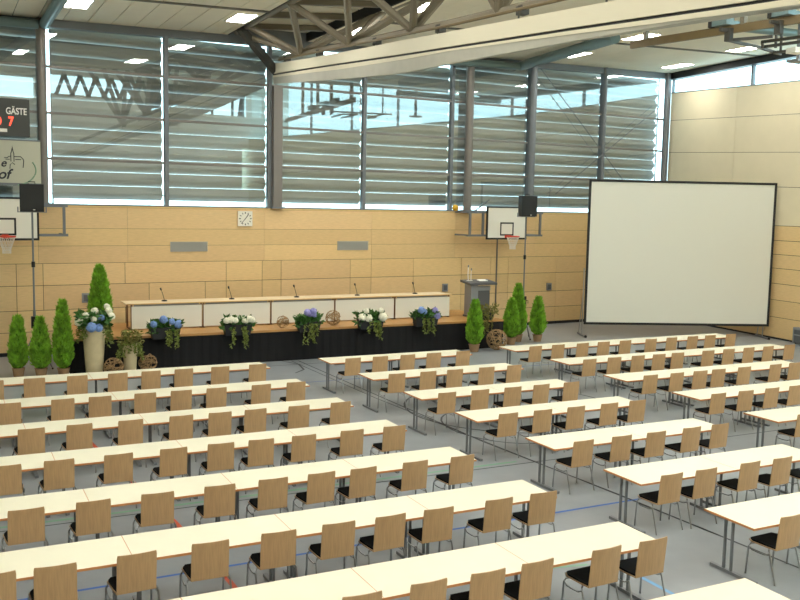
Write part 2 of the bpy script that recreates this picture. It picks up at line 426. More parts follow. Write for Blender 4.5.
# bottom ledge outside carrying the guide rails
b = MB().bx(wu(-5.2), wu(27), .25, .6, 4.2, 4.285); q = b.obj('trim_3', M['frame']); place(q, WO, TH); structure(q, 'outside sill under the louvres', 'trim')

# columns standing at the glass
def column(x, d, r, label, square=False, top=None, z0=4.285, material='frame'):
    p = wp(x, d, 0); z1 = top or zc(x)
    o = thing('steel_column', label, 'column', (p.x, p.y, 0), TH, 'steel columns along the tall windows')
    b = MB()
    if square: b.bx(-r, r, -r*.7, r*.7, z0, z1)
    else: b.tube([(0, 0, z0), (0, 0, z1)], r, 14)
    plus(o, 'shaft', b, M[material], not square)
    b = MB().bx(-r*1.4, r*1.4, -r*1.2, r*1.2, z0-.03, z0+.03); plus(o, 'base_plate', b, M['frame'])
column(2.68, .0, .13, 'round brown-grey steel column beside the scoreboard', z0=4.315, material='frame2')
column(9.72, .03, .15, 'square brown-grey column below the end of the divider casing', True, 8.15, z0=4.315, material='frame2')
column(17.0, .14, .15, 'dark brown-grey column right beside the small yellow ball', False, None, z0=4.315, material='frame2')
column(19.9, .02, .15, 'round grey column rising behind the black loudspeaker by the lectern', z0=4.315)
column(23.42, .0, .09, 'slender grey column behind the top of the projection screen', z0=4.315)
column(26.72, .05, .12, 'grey corner column where glass meets the cream wall', z0=4.315)
# diagonal wind braces
o = thing('wind_brace', 'thin crossed steel rods in the bay behind the screen', 'brace', wp(20, .17, 0), TH)
b = MB(); b.tube([(.1, 0, 9.6), (5.2, 0, 4.9)], .018, 5); b.tube([(1.0, 0, 5.0), (6.3, 0, 8.7)], .018, 5); plus(o, 'rod', b, M['frame'])

# ------------------------------------------------------------------ roof steel, casing, lamps
def tubebeam(name, label, pts, r, material):
    o = MB().tube(pts, r, 12).obj(name, material, None, True); return tag(o, label, 'roof beam')
tubebeam('roof_beam', 'teal-grey tube beam running in from the column by the scoreboard', [(2.78, 27.9, 9.30), (2.85, 18.7, 9.30), (2.9, 14.6, 11.1)], .15, M['teal'])
tubebeam('roof_beam', 'teal-grey tube beam running in from the column near the lectern', [(19.2, 28.7, 9.62), (18.35, 22.4, 9.6)], .17, M['teal'])
tubebeam('roof_beam', 'teal-grey tube along the window head towards the divider casing', [(19.1, 28.55, 9.58), (12.5, 28.2, 9.35)], .13, M['teal'])
tubebeam('roof_beam', 'teal-grey tube along the window head left of the scoreboard column', [(2.6, 27.75, 9.25), (-4.8, 27.35, 9.1)], .13, M['teal'])

# divider curtain casing hanging under the truss
prof_y = [28.05, 25, 22.65, 19.1, 16.84, 12.8, 9.0, 4.0, -2]
ztop = [8.80, 8.57, 8.41, 8.19, 8.04, 7.78, 7.52, 7.2, 6.9]
zlin = [8.46, 8.27, 8.11, 7.86, 7.71, 7.44, 7.17, 6.85, 6.55]
zrid = [8.38, 8.16, 7.98, 7.76, 7.65, 7.36, 7.07, 6.75, 6.45]
zbot = [8.19, 7.93, 7.73, 7.47, 7.40, 7.25, 7.07, 6.65, 6.35]
def prism(b, x0, x1, zl, zh, x0h=None, x1h=None):
    n = len(prof_y); x0h = x0 if x0h is None else x0h; x1h = x1 if x1h is None else x1h
    vs = []
    for y, a, c in zip(prof_y, zl, zh): vs += [(x0, y, a), (x1, y, a), (x1h, y, c), (x0h, y, c)]
    fs = []
    for i in range(n-1):
        for j in range(4): fs.append((i*4+j, i*4+(j+1) % 4, i*4+4+(j+1) % 4, i*4+4+j))
    fs += [(3, 2, 1, 0), tuple((n-1)*4+j for j in range(4))]; b.add(vs, fs)
dv = thing('divider_curtain', 'long raised hall divider in a cream casing under the roof truss', 'divider curtain', (0, 0, 0))
b = MB(); prism(b, 9.5, 9.78, [z+.03 for z in zlin], ztop); plus(dv, 'casing', b, M['casing'])
b = MB(); prism(b, 9.54, 9.74, [z-.03 for z in zlin], [z+.04 for z in zlin]); plus(dv, 'shadow_gap', b, M['black'])
b = MB(); prism(b, 9.5, 9.78, zrid, [z-.02 for z in zlin]); plus(dv, 'lower_rim', b, M['casing'])
b = MB(); prism(b, 9.52, 9.62, zbot, zrid, 9.51, 9.77); plus(dv, 'folded_curtain', b, M['curtain'])

# truss: bottom chord over the casing, two upper chords at the ceiling, webs between
tru = thing('roof_truss', 'brown-grey steel truss above the cream divider casing', 'truss', (0, 0, 0))
def chz(y): return 8.98-(28-y)*.064 if y > 17 else 8.276-(17-y)*.05
b = MB(); b.tube([(9.7, y, chz(y)) for y in (27.9, 25, 22, 19, 17, 14, 10, 4)], .075, 8); plus(tru, 'bottom_chord', b, M['truss'], True)
b = MB()
for x_ in (8.3, 10.95):
    b = MB(); b.tube([(x_, 28, zc(x_)+.06), (x_, 18.6, zc(x_)+.06)], .09, 8); b.tube([(x_, 18.6, zc(x_)-.02), (x_, 14.6, zc(x_)+1.8), (x_, 4, zc(x_)+2.2)], .09, 8); plus(tru, 'upper_chord', b, M['truss'], True)
for k in range(5):
    yb = 26.1-3.6*k; yt = yb-3.0
    for x_ in (8.3, 10.95):
        for y2 in (yt, yt+3.6):
            if y2 > 27: continue
            b = MB(); b.tube([(9.7, yb, chz(yb)), (x_, y2, zc(x_)+rise(y2)+.02)], .095, 8); plus(tru, 'web_member', b, M['truss'], True)
b = MB(); b.beam((9.66, 28.05, 8.5), (8.12, 27.0, zc(8.12)), .2, .2); plus(tru, 'end_strut', b, M['trussd'])
b = MB(); b.tube([(9.7, 26.1, chz(26.1)), (8.3, 27.5, 9.5)], .08, 8); plus(tru, 'web_member', b, M['truss'], True)
# second, thinner pipe with clamps and hangers on the casing
b = MB(); b.tube([(9.5, y, chz(y)-.10) for y in (27.5, 22, 17, 12)], .03, 6); plus(tru, 'pipe', b, M['rail'])
for y in (27.3, 24.6, 20.8, 17.6, 14.5, 12):
    zz = 8.8-(28.05-y)*.066
    b = MB(); b.box((9.7, y, chz(y)-.08), (.16, .2, .16)); b.tube([(9.62, y, chz(y)), (9.62, y, zz-.1)], .02, 6); plus(tru, 'hanger', b, M['trussd'])
for y in (27.6, 25.6, 23.6, 21.4, 19.6):
    b = MB(); b.beam((8.2, y, zc(8.2)+.17), (10.75, y-.7, zc(10.7)+.17), .14, .16); plus(tru, 'cross_purlin', b, M['truss'])

# recessed lights
LG = 'recessed ceiling lights'
ref = None
spots = [(3.35, 25.3, 'recessed ceiling light above the scoreboard column'), (7.68, 25.4, 'recessed ceiling light at the left end of the truss'),
 (11.4, 25.85, 'recessed light behind the truss, nearer the windows'), (11.45, 21.9, 'recessed light behind the truss, farther from the windows'),
 (20.2, 26.8, 'recessed ceiling light beside the teal beam near the windows'), (25.5, 27.4, 'recessed ceiling light near the wall corner above the screen'),
 (19.8, 22.95, 'recessed ceiling light beside the end of the brown rail'), (24.6, 23.25, 'recessed ceiling light beneath the hanging sports frame'),
 (15.6, 26.2, None), (15.5, 22.3, None), (3.3, 21.4, None), (7.4, 21.4, None), (24.1, 19.4, 'recessed ceiling light nearest the wall beyond the sports frame')]
for y in (16.6, 12.6, 8.6, 4.6, .6, -3.4):
    for x in (-1.5, 3.3, 7.3, 12, 15.6, 19.6, 23.4): spots.append((x, y, None))
for i, (x, y, lab) in enumerate(spots):
    lab = lab or 'recessed ceiling light over the tables, outside the view'
    sl = (rise(y+.5)-rise(y-.5))
    if ref is None:
        ref = thing('ceiling_light', lab, 'ceiling light', group=LG)
        b = MB().bx(-.28, .28, -.60, .60, -.012, -.004); b.obj('diffuser', M['lamp'], ref)
        b = MB()
        for q in (-.3, .3): b.bx(q-.02, q+.02, -.64, .64, -.02, .005)
        for q in (-.62, .62): b.bx(-.28, .28, q-.02, q+.02, -.02, .005)
        b.obj('light_frame', M['white'], ref); o = ref
    else: o = copy_tree(ref)
    tag(o, lab, 'ceiling light', LG); o.location = (x, y, zc(x)+rise(y)-.01); o.rotation_euler = (math.atan(sl), -math.atan(.024), 0)

# hanging sports rail with trolleys and frame
rl = thing('ceiling_rail', 'brown ceiling rail hung on short posts with trolleys', 'rail', (0, 0, 0))
def rp(t): return Vector((17.27+.95*t, 20.4-4.8*t, 9.0))
b = MB(); b.beam(rp(0), rp(2.4), .10, .20); plus(rl, 'rail_beam', b, M['rail'])
for t in (.1, .70, 1.15, 1.7):
    p = rp(t); b = MB(); b.bx(p.x-.06, p.x+.06, p.y-.06, p.y+.06, 9.08, zc(p.x)+rise(p.y)+.02); plus(rl, 'hanger_post', b, M['truss'])
for y in (17.6, 16.0, 14.0):
    p = rp((20.4-y)/4.8); b = MB(); b.box((p.x-.02, p.y, p.z+.22), (.26, .5, .2)); b.box((p.x+.25, p.y-.1, p.z+.2), (.4, .1, .1)); q = plus(rl, 'trolley', b, M['teal'])
    b = MB(); b.box((p.x-.05, p.y+.3, p.z+.22), (.22, .12, .22)); plus(q, 'motor', b, M['black'])
for x, y in ((17.78, 17.35), (18.05, 16.05)):
    b = MB(); b.bx(x-.06, x+.06, y-.09, y+.09, 8.7, 9.02); b.bx(x-.3, x+.06, y-.04, y+.04, 8.92, 9.0); plus(rl, 'drop_bracket', b, M['trussd'])
fr = thing('hanging_sports_frame', 'dark steel sports frame folded up under the ceiling near the clerestory', 'sports equipment', (0, 0, 0))
for a, c in (((17.87, 17.45, 8.75), (18.25, 16.4, 8.72)), ((17.87, 17.45, 8.75), (19.27, 17.75, 8.75)), ((19.27, 17.75, 8.75), (20.6, 18.2, 8.75)), ((18.53, 16.97, 8.7), (18.95, 15.2, 8.7)), ((19.1, 17.5, 8.7), (19.5, 15.2, 8.7)), ((18.53, 16.97, 8.7), (19.1, 17.45, 8.7)), ((20.1, 18.0, 8.72), (20.7, 15.8, 8.72))):
    b = MB(); b.beam(a, c, .06, .07); plus(fr, 'frame_bar', b, M['trussd'])
for p in ((19.38, 17.3, 8.68), (20.25, 17.9, 8.7)):
    b = MB(); b.bx(p[0]-.025, p[0]+.025, p[1]-.025, p[1]+.025, p[2], zc(p[0])+rise(p[1])+.05); plus(fr, 'hanger_post', b, M['trussd'])
b = MB(); b.box((20.05, 17.25, 8.66), (.35, .3, .14)); plus(fr, 'motor', b, M['board'])
b = MB(); b.box((21.7, 18.55, 8.7), (.5, .4, .07)); b.bx(21.66, 21.74, 18.5, 18.6, 8.7, 10.0); plus(fr, 'lamp_plate', b, M['grey'])
tubebeam('roof_beam', 'teal-grey cross beam above the hanging sports frame', [(20.1, 19.4, 9.62), (26.3, 19.2, 9.7)], .12, M['teal'])

# ------------------------------------------------------------------ wall-mounted things
def wthing(name, label, cat, x, d=0, z=0, group=None): return thing(name, label, cat, wp(x, d, z), TH, group)
for x, lab in ((6.85, 'grey ventilation grille in the veneer wall, below left of the clock'), (12.48, 'grey ventilation grille in the veneer wall above the middle of the stage table')):
    o = wthing('vent_grille', lab, 'vent', x, .02, 3.08, 'wall ventilation grilles')
    b = MB(); b.bx(-.58, .58, -.03, 0, -.15, -.12); b.bx(-.58, .58, -.03, 0, .12, .15); b.bx(-.58, -.55, -.03, 0, -.12, .12); b.bx(.55, .58, -.03, 0, -.12, .12); plus(o, 'grille_frame', b, M['vent'])
    b = MB(); b.bx(-.55, .55, -.006, 0, -.12, .12)
    for k in range(9): b.bx(-.55, .55, -.022, -.004, -.115+k*.026, -.1+k*.026)
    plus(o, 'grille', b, M['vent'])
o = wthing('wall_clock', 'square white wall clock under the windows', 'clock', 8.65, .02, 3.955)
b = MB().bx(-.235, .235, -.05, 0, -.235, .235); plus(o, 'clock_face', b, M['board'])
b = MB()
for k in range(12):
    a = k*pi/6; mx = Matrix.Rotation(-a, 4, 'Y'); b.box((0, -.053, .18), (.022 if k % 3 else .03, .006, .05), mx)
plus(o, 'hour_marks', b, M['ink'])
b = MB(); b.box((0, -.058, .07), (.022, .006, .2), Matrix.Rotation(radians(38), 4, 'Y')); plus(o, 'hour_hand', b, M['black'])
b = MB(); b.box((0, -.062, .08), (.016, .006, .26), Matrix.Rotation(radians(222), 4, 'Y')); plus(o, 'minute_hand', b, M['black'])
for x, z, lab in ((3.77, 1.6, 'small grey wall box behind the tall flower vase'), (16.2, 1.55, 'small grey wall box between stage table and lectern'), (20.95, 1.45, 'small grey wall box between conifers and projection screen')):
    o = wthing('wall_socket', lab, 'wall socket', x, .02, z, 'grey wall boxes')
    b = MB().bx(-.11, .11, -.05, 0, -.14, .14); plus(o, 'housing', b, M['grey'])
    b = MB().bx(-.07, .07, -.058, -.05, -.09, .09); plus(o, 'cover', b, M['lectd'])
o = tag(MB().sphere((0, 0, 0), .12, 12, 8).obj('ball', M['yellow'], None, True), 'small yellow ball on the window sill by the dark column', 'ball'); o.location = wp(16.62, -.05, 4.405)

# wall pipe beside the right backboard
o = wthing('cable_conduit', 'thin dark conduit running down the veneer wall beside the lectern', 'conduit', 18.45, .04, 0)
b = MB().tube([(0, 0, 3.3), (0, 0, .9)], .03, 6); plus(o, 'pipe', b, M['frame2'])

def text_mesh(s, size, shear=0, ex=.006):
    cu = bpy.data.curves.new('txt', 'FONT'); cu.body = s; cu.size = size; cu.shear = shear; cu.extrude = ex; cu.align_x = 'LEFT'; cu.offset = size*.02
    ob = bpy.data.objects.new('txt', cu); COL.objects.link(ob); dg = bpy.context.evaluated_depsgraph_get(); dg.update()
    me = bpy.data.meshes.new_from_object(ob.evaluated_get(dg)); bpy.data.objects.remove(ob); return me
def text(parent, name, s, size, x, y, z, material, shear=0, bold=0, sx=1):
    me = text_mesh(s, size, shear); me.materials.clear(); me.materials.append(material)
    o = bpy.data.objects.new(name, me); COL.objects.link(o); o.parent = parent; o.location = (x, y, z); o.rotation_euler = (pi/2, 0, 0); o.scale = (sx, 1, 1); return o
sb = wthing('scoreboard', 'black scoreboard with white lettering and red digits, high by the windows', 'scoreboard', 1.1, .35, 6.14)
b = MB().bx(-1.3, 1.19, -.06, .06, 0, 1.02); plus(sb, 'housing', b, M['score'])
text(sb, 'lettering', 'GÄSTE', .25, .585, -.062, .60, M['text'], 0, 0, .72)
text(sb, 'red_digits', '7', .34, .64, -.062, .29, M['led'], 0, 0, .8)
text(sb, 'red_digits', '0', .34, .30, -.062, .29, M['led'], 0, 0, 1.0)
b = MB().bx(-.4, .61, -.066, -.06, .11, .2); plus(sb, 'white_strip', b, M['text'])
b = MB(); b.tube([(-.9, .06, .5), (-.9, .33, .5)], .04); b.tube([(.9, .06, .5), (.9, .33, .5)], .04); plus(sb, 'wall_bracket', b, M['frame'])
bn = wthing('banner', 'pale banner with church drawing and dark lettering below the scoreboard', 'banner', 1.1, .35, 4.86)
b = MB().bx(-1.3, 1.46, -.02, .0, 0, 1.19); plus(bn, 'cloth', b, M['banner'])
text(bn, 'lettering', 'e', .30, .42, -.022, .46, M['ink'], .3)
text(bn, 'lettering', 'of', .38, .34, -.022, .13, M['ink'], .3)
b = MB()
def sk(pts): b.tube([(x, -.024, z) for x, z in pts], .011, 5)
sk([(.52, .70), (.60, .70), (.64, .74), (.69, .74)]); sk([(.69, .60), (.69, .82), (.705, .86), (.72, .93), (.73, 1.03), (.74, .93), (.755, .86), (.77, .82), (.77, .60)])
sk([(.77, .74), (.94, .74), (1.0, .68), (1.02, .64), (1.0, .44)]); sk([(.80, .66), (.95, .66)]); sk([(.66, .40), (.67, .52), (.73, .57), (.79, .52)]); sk([(.55, .66), (.66, .66)])
plus(bn, 'church_drawing', b, M['ink'])
b = MB(); b.tube([(.75+.58*cos(a), -.024, .38+.42*sin(a)) for a in [radians(q) for q in range(-80, 35, 8)]], .02, 5); plus(bn, 'green_arc', b, M['inkg'])
b = MB(); b.bx(-1.3, 1.46, -.03, .02, 1.17, 1.21); b.bx(-1.3, 1.46, -.03, .02, -.03, .02); b.tube([(-.9, .0, 1.19), (-.9, .33, 1.19)], .02); b.tube([(1.2, 0, 1.19), (1.2, .33, 1.19)], .02); plus(bn, 'hanging_bar', b, M['frame'])

# basketball goals on swing frames
def goal(xc, dist, label, arm_l, arm_r):
    p = wp(0, 0, 0)
    o = thing('basketball_goal', label, 'basketball goal', (xc, wy(xc)-dist, 3.34), TH)
    b = MB().bx(-.86, .86, -.02, .02, 0, 1.13); plus(o, 'backboard', b, M['board'])
    b = MB(); e = .05
    b.bx(-.88, .88, -.03, .03, -.02, e-.01); b.bx(-.88, .88, -.03, .03, 1.10, 1.15); b.bx(-.88, -.83, -.03, .03, 0, 1.13); b.bx(.83, .88, -.03, .03, 0, 1.13); plus(o, 'board_border', b, M['black'])
    b = MB()
    for x0, x1, z0, z1 in ((-.295, .295, .12, .17), (-.295, .295, .54, .59), (-.295, -.245, .12, .59), (.245, .295, .12, .59)): b.bx(x0, x1, -.026, -.019, z0, z1)
    plus(o, 'target_square', b, M['black'])
    b = MB(); b.tube([(.225*cos(a), -.39+.225*sin(a), .10) for a in [2*pi*k/20 for k in range(20)]], .02, 6, True); b.box((0, -.1, .09), (.16, .16, .1)); rim = plus(o, 'rim', b, M['red'], True)
    b = MB()
    for k in range(12):
        for s in (-1, 1):
            pts = []
            for j in range(5):
                a = 2*pi*(k+s*j*.35)/12; r = .22-.115*min(1, j/3); pts.append((r*cos(a), -.39+r*sin(a), .09-.11*j))
            b.tube(pts, .008, 4)
    plus(rim, 'net', b, M['net'])
    b = MB()
    y1 = dist-.05
    for z in (.12, .93):
        b.beam((arm_l, .12, z), (arm_r, .12, z), .07, .07)
    for x in (arm_l+.1, -.95, arm_r-.1): b.beam((x, .12, .10), (x, .12, .96), .07, .07)
    b.beam((-.5, .12, .5), (-.5, .02, .5), .05, .05); b.beam((.5, .12, .5), (.5, .02, .5), .05, .05)
    for x in (arm_l+.1, arm_r-.1):
        for z in (.12, .93): b.beam((x, .12, z), (x, y1, z), .06, .06)
    b.beam((arm_l+.25, .12, .95), (arm_l+.9, .12, 1.38), .04, .04) if arm_l < -1.2 else None
    plus(o, 'swing_frame', b, M['frame'])
goal(18.14, 1.09, 'basketball goal behind the lectern, white board with red rim', -1.6, 1.7)
goal(1.57, .9, 'basketball goal below the banner, cut by the frame edge', -1.7, 1.66)

# ------------------------------------------------------------------ stage with table, lectern, microphones
SX0, SX1, SY0, SY1, SZ = 2.9, 16.05, 24.5, 27.35, .90
st = thing('stage', 'low stage platform with wooden deck and black skirt', 'stage', ((SX0+SX1)/2, (SY0+SY1)/2, 0)); hx, hy = (SX1-SX0)/2, (SY1-SY0)/2
b = MB().bx(-hx, hx, -hy, hy, SZ-.06, SZ); plus(st, 'deck', b, M['deck'])
b = MB(); n = 160
pts = [(-hx, hy)]+[(-hx, hy-2*hy*i/20) for i in range(21)]+[(-hx+2*hx*i/n, -hy+.005*sin(i*1.9)) for i in range(n+1)]+[(hx, -hy+2*hy*i/20) for i in range(21)]
vs = [(x, y+.02 if abs(y+hy) < .1 else y, 0.0) for x, y in pts]+[(x, y+.02 if abs(y+hy) < .1 else y, SZ-.06) for x, y in pts]; k = len(pts)
b.add(vs, [(i, i+1, k+i+1, k+i) for i in range(k-1)]); plus(st, 'skirt', b, M['blackc'])
b = MB()
for i in range(8):
    for y in (-hy+.3, hy-.3): b.bx(-hx+.4+i*(2*hx-.8)/7-.04, -hx+.4+i*(2*hx-.8)/7+.04, y-.04, y+.04, 0, SZ-.06)
plus(st, 'support_post', b, M['leg'])

# panel table on the stage: five tables end to end
lab5 = ['stage table with white front panel behind the first flower box from the vase', 'stage table with white front panel behind the white hydrangeas nearer the tall vase', 'middle stage table with white front panel',
        'stage table with white front panel behind the white hydrangeas nearer the lectern', 'stage table with white front panel closest to the lectern']
xs5 = [4.62, 6.62, 8.64, 10.67, 12.7, 14.7]
for i in range(5):
    L_ = xs5[i+1]-xs5[i]; o = thing('panel_table', lab5[i], 'table', ((xs5[i]+xs5[i+1])/2, 26.0, SZ), 0, 'tables end to end on the stage')
    b = MB().bx(-L_/2+.002-(.12 if i == 0 else 0), L_/2-.002+(.05 if i == 4 else 0), -.42, .42, .715, .745); t = plus(o, 'tabletop', b, M['ctop'])
    b = MB().bx(-L_/2+.002-(.12 if i == 0 else 0), L_/2-.002+(.05 if i == 4 else 0), -.424, -.42, .715, .744); plus(t, 'edge_band', b, M['capwood'])
    b = MB().bx(-L_/2+.03, L_/2-.03, -.39, -.37, .04, .66); plus(o, 'front_panel', b, M['white'])
    b = MB().bx(-L_/2+.1, L_/2-.1, -.36, -.33, .66, .715); b.bx(-L_/2+.1, L_/2-.1, .33, .36, .66, .715); plus(o, 'rail', b, M['leg'])
    for x in (-L_/2+.035, L_/2-.035):
        b = MB(); b.bx(x-.02, x+.02, -.36, -.30, 0, .715); b.bx(x-.02, x+.02, .30, .36, 0, .715); b.bx(x-.02, x+.02, -.36, .36, .0, .03); plus(o, 'leg', b, M['darkwood'])
ml = ['gooseneck microphone on the stage table, %s from the tall vase' % q for q in ('first', 'second', 'third', 'fourth', 'fifth')]
m0 = None
for i, x in enumerate((5.57, 7.52, 9.53, 11.53, 13.56)):
    if m0 is None:
        m0 = thing('gooseneck_microphone', ml[0], 'microphone', group='microphones on the stage table')
        b = MB().lathe([(.08, 0), (.08, .02), (.05, .035)], 12); plus(m0, 'base', b, M['black'])
        b = MB().tube([(0, 0, .03), (-.02, 0, .12), (-.06, -.02, .24), (-.10, -.05, .33)], .008, 6); plus(m0, 'neck', b, M['black'])
        b = MB().tube([(-.095, -.047, .32), (-.12, -.06, .38)], [.022, .026], 8); plus(m0, 'capsule', b, M['black']); o = m0
    else: o = copy_tree(m0)
    tag(o, ml[i], 'microphone', 'microphones on the stage table'); o.location = (x+.06, 26.02, SZ+.7455)

o = thing('lectern', 'grey lectern with slanted dark top at the end of the stage', 'lectern', (15.68, 25.5, SZ), radians(0))
b = MB().bx(-.42, .38, -.25, .25, 0, .05); plus(o, 'base', b, M['lectd'])
b = MB(); b.bx(-.40, -.14, -.22, .2, .05, 1.06); plus(o, 'column', b, M['lect'])
b = MB().bx(-.12, .34, -.16, .16, .05, .98); plus(o, 'front_panel', b, M['lectd'])
b = MB().bx(-.12, .34, -.19, -.16, .86, 1.02); plus(o, 'label_strip', b, M['lect'])
b = MB(); b.hexa([(-.52, -.32, 1.05), (.52, -.32, 1.05), (.52, .3, 1.12), (-.52, .3, 1.12), (-.52, -.32, 1.12), (.52, -.32, 1.12), (.52, .3, 1.19), (-.52, .3, 1.19)]); plus(o, 'reading_top', b, M['lectd'])
o = tag(MB().hexa([(-.13, -.1, 0), (.17, -.1, 0), (.17, .1, .023), (-.13, .1, .023), (-.13, -.1, .02), (.17, -.1, .02), (.17, .1, .045), (-.13, .1, .045)]).obj('paper_stack', M['paper']), 'white papers lying on the lectern top', 'papers'); o.location = (15.80, 25.5, SZ+1.1565)
o = thing('lectern_microphone', 'white gooseneck microphone pair standing on the lectern', 'microphone', (15.32, 25.55, SZ+1.168))
b = MB(); b.tube([(0, 0, 0), (-.02, 0, .2), (.02, .05, .44)], .012, 6); b.tube([(.1, 0, 0), (.1, 0, .2), (.14, .06, .34)], .012, 6); b.box((.05, 0, .006), (.2, .06, .012)); plus(o, 'neck', b, M['paper'])
b = MB(); b.tube([(.02, .05, .43), (.04, .08, .5)], .022, 6); b.tube([(.14, .06, .33), (.16, .08, .39)], .022, 6); plus(o, 'capsule', b, M['grey'])

# ------------------------------------------------------------------ loudspeakers on stands
def stand(x, y, h, label, tri=.5):
    o = thing('speaker_stand', label, 'speaker stand', (x, y, 0))
    b = MB(); b.tube([(0, 0, .25), (0, 0, 1.6)], .035, 10); plus(o, 'lower_tube', b, M['frame'], True)
    b = MB(); b.tube([(0, 0, 1.5), (0, 0, h-.01)], .024, 10); plus(o, 'upper_tube', b, M['frame'], True)
    for k in range(3):
        a = 2*pi*k/3+.5; b = MB(); b.tube([(.04*cos(a), .04*sin(a), .95), (tri*cos(a), tri*sin(a), .03)], .016, 6); b.tube([(0.03*cos(a), .03*sin(a), .3), (tri*.55*cos(a), tri*.55*sin(a), .45)], .01, 6); q = plus(o, 'leg', b, M['leg'])
        b = MB(); b.sphere((tri*cos(a), tri*sin(a), .028), .028, 8, 5); plus(q, 'rubber_foot', b, M['black'])
    b = MB(); b.box((0, 0, 1.3), (.16, .14, .3)); b.tube([(.05, 0, 1.3), (.16, -.05, 1.3), (.16, -.05, 1.2)], .012, 6); plus(o, 'winch', b, M['black'])
    b = MB(); b.lathe([(.045, 0), (.045, .14)], 10, (0, 0, 2.72)); plus(o, 'clamp', b, M['black'])
    b = MB(); b.bx(-.35, .35, -.03, .03, h-.02, h); b.bx(-.35, -.32, -.02, .02, h, h+.12); b.bx(.32, .35, -.02, .02, h, h+.12); plus(o, 'yoke', b, M['leg'])
def speaker(x, y, z, label, rz):
    o = thing('loudspeaker', label, 'loudspeaker', (x, y, z), rz)
    b = MB(); a, c, d, h = .285, .2, .2, .69
    b.add([(-a, -.2, 0), (a, -.2, 0), (a*.7, .24, 0), (-a*.7, .24, 0), (-a, -.2, h), (a, -.2, h), (a*.7, .24, h), (-a*.7, .24, h)], [(0, 3, 2, 1), (4, 5, 6, 7), (0, 1, 5, 4), (1, 2, 6, 5), (2, 3, 7, 6), (3, 0, 4, 7)]); plus(o, 'cabinet', b, M['spk'])
    b = MB().bx(-a+.02, a-.02, -.215, -.2, .03, h-.03); plus(o, 'grille', b, M['spk'])
    b = MB().tube([(-.08, 0, h), (-.08, 0, h+.06), (.08, 0, h+.06), (.08, 0, h)], .012, 6); plus(o, 'handle', b, M['black'])
    b = MB().box((.05, -.217, .05), (.05, .006, .02)); plus(o, 'badge', b, M['text'])
stand(2.12, 25.1, 4.13, 'tall speaker stand between the left conifers')
speaker(2.12, 25.1, 4.131, 'black loudspeaker on a tall stand in front of the banner', radians(-5))
stand(17.80, 26.0, 4.17, 'tall speaker stand behind the conifers near the lectern')
speaker(17.82, 26.0, 4.171, 'black loudspeaker on a tall stand beside the backboard by the lectern', radians(-6))

# ------------------------------------------------------------------ projection screen
PL, PR = Vector((20.2, 25.73, 0)), Vector((26.33, 23.08, 0)); pv = PR-PL; pw = pv.length; pa = atan2(pv.y, pv.x)
o = thing('projection_screen', 'large white projection screen in a thin black frame on legs', 'projection screen', PL, pa)
b = MB().bx(.07, pw-.07, -.01, .01, .49, 5.42); plus(o, 'screen_cloth', b, M['screen'])
b = MB(); b.bx(0, pw, -.025, .025, .42, .50); b.bx(0, pw, -.025, .025, 5.41, 5.49); b.bx(0, .08, -.025, .025, .5, 5.41); b.bx(pw-.08, pw, -.025, .025, .5, 5.41); plus(o, 'frame', b, M['black'])
for x in (.02, pw-.12):
    b = MB(); b.tube([(x-.06, .06, .05), (x-.06, .06, 2.4)], .022, 6); b.tube([(x-.06, .5, .05), (x-.06, .07, 1.6)], .016, 6); lg = plus(o, 'leg', b, M['chrome'])
    b = MB().bx(x-.09, x-.03, -.5, .6, .01, .06); plus(lg, 'foot_bar', b, M['leg'])
    b = MB(); b.sphere((x-.06, -.47, .05), .05, 8, 6); plus(lg, 'caster', b, M['black'])

# equipment case at the side wall
o = thing('equipment_case', 'grey equipment case at the foot of the side wall', 'case', (26.17, 21.45, 0), radians(-4))
b = MB().bx(-.14, .1, -.3, .3, .04, .50); plus(o, 'body', b, M['lectd'])
b = MB(); b.bx(-.16, .12, -.32, .32, .50, .57); b.bx(-.16, -.135, -.32, .32, .3, .34); b.bx(-.16, -.135, -.32, -.28, .04, .5); b.bx(-.16, -.135, .28, .32, .04, .5); plus(o, 'lid', b, M['grey'])
b = MB()
for x in (-.1, .06):
    for y in (-.24, .24): b.sphere((x, y, .022), .022, 8, 6)
plus(o, 'caster', b, M['black'])

# ------------------------------------------------------------------ plants
def conifer(x, y, z, h, r, label, seed, pot=True, group='potted conifers'):
    random.seed(seed)
    o = thing('potted_conifer', label, 'potted conifer', (x, y, z), random.uniform(0, 6), group)
    ph = .22
    b = MB().lathe([(r*.55, 0), (r*.72, ph), (r*.76, ph), (r*.76, ph+.02), (r*.6, ph+.02), (r*.55, ph-.02)], 16); plus(o, 'pot', b, M['pot'], True)
    H = h-ph
    def rad(t): return r*min(1, (t+.06)*5)**.6*(1-max(0, t-.28)/.72)**.62 if t < 1 else 0
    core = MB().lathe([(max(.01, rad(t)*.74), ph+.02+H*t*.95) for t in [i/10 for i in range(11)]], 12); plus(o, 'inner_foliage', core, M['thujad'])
    b = MB(); n = int(3000*h*r/.45)
    for i in range(n):
        t = 1-sqrt(random.random()) if random.random() < .35 else random.random()
        a = random.uniform(0, 2*pi); rr = rad(t)*random.uniform(.72, 1.0)*(1+.13*sin(a*3+t*9)*sin(t*13+a))
        p = (rr*cos(a), rr*sin(a), ph+.02+H*t*.94)
        d = (cos(a)*.55+random.uniform(-.25, .25), sin(a)*.55+random.uniform(-.25, .25), random.uniform(.6, 1.2))
        b.leafq(p, d, random.uniform(.09, .17), random.uniform(.035, .06))
    plus(o, 'foliage', b, M['thuja'])
conifer(1.67, 24.5, 0, 1.55, .205, 'cone-shaped conifer in a pot, outermost one left of the stage', 1)
conifer(2.18, 24.3, 0, 1.53, .205, 'cone-shaped conifer in a pot, between two others left of the stage', 2)
conifer(2.69, 24.12, 0, 1.98, .205, 'taller potted conifer left of the stage, beside the tall vase', 3)
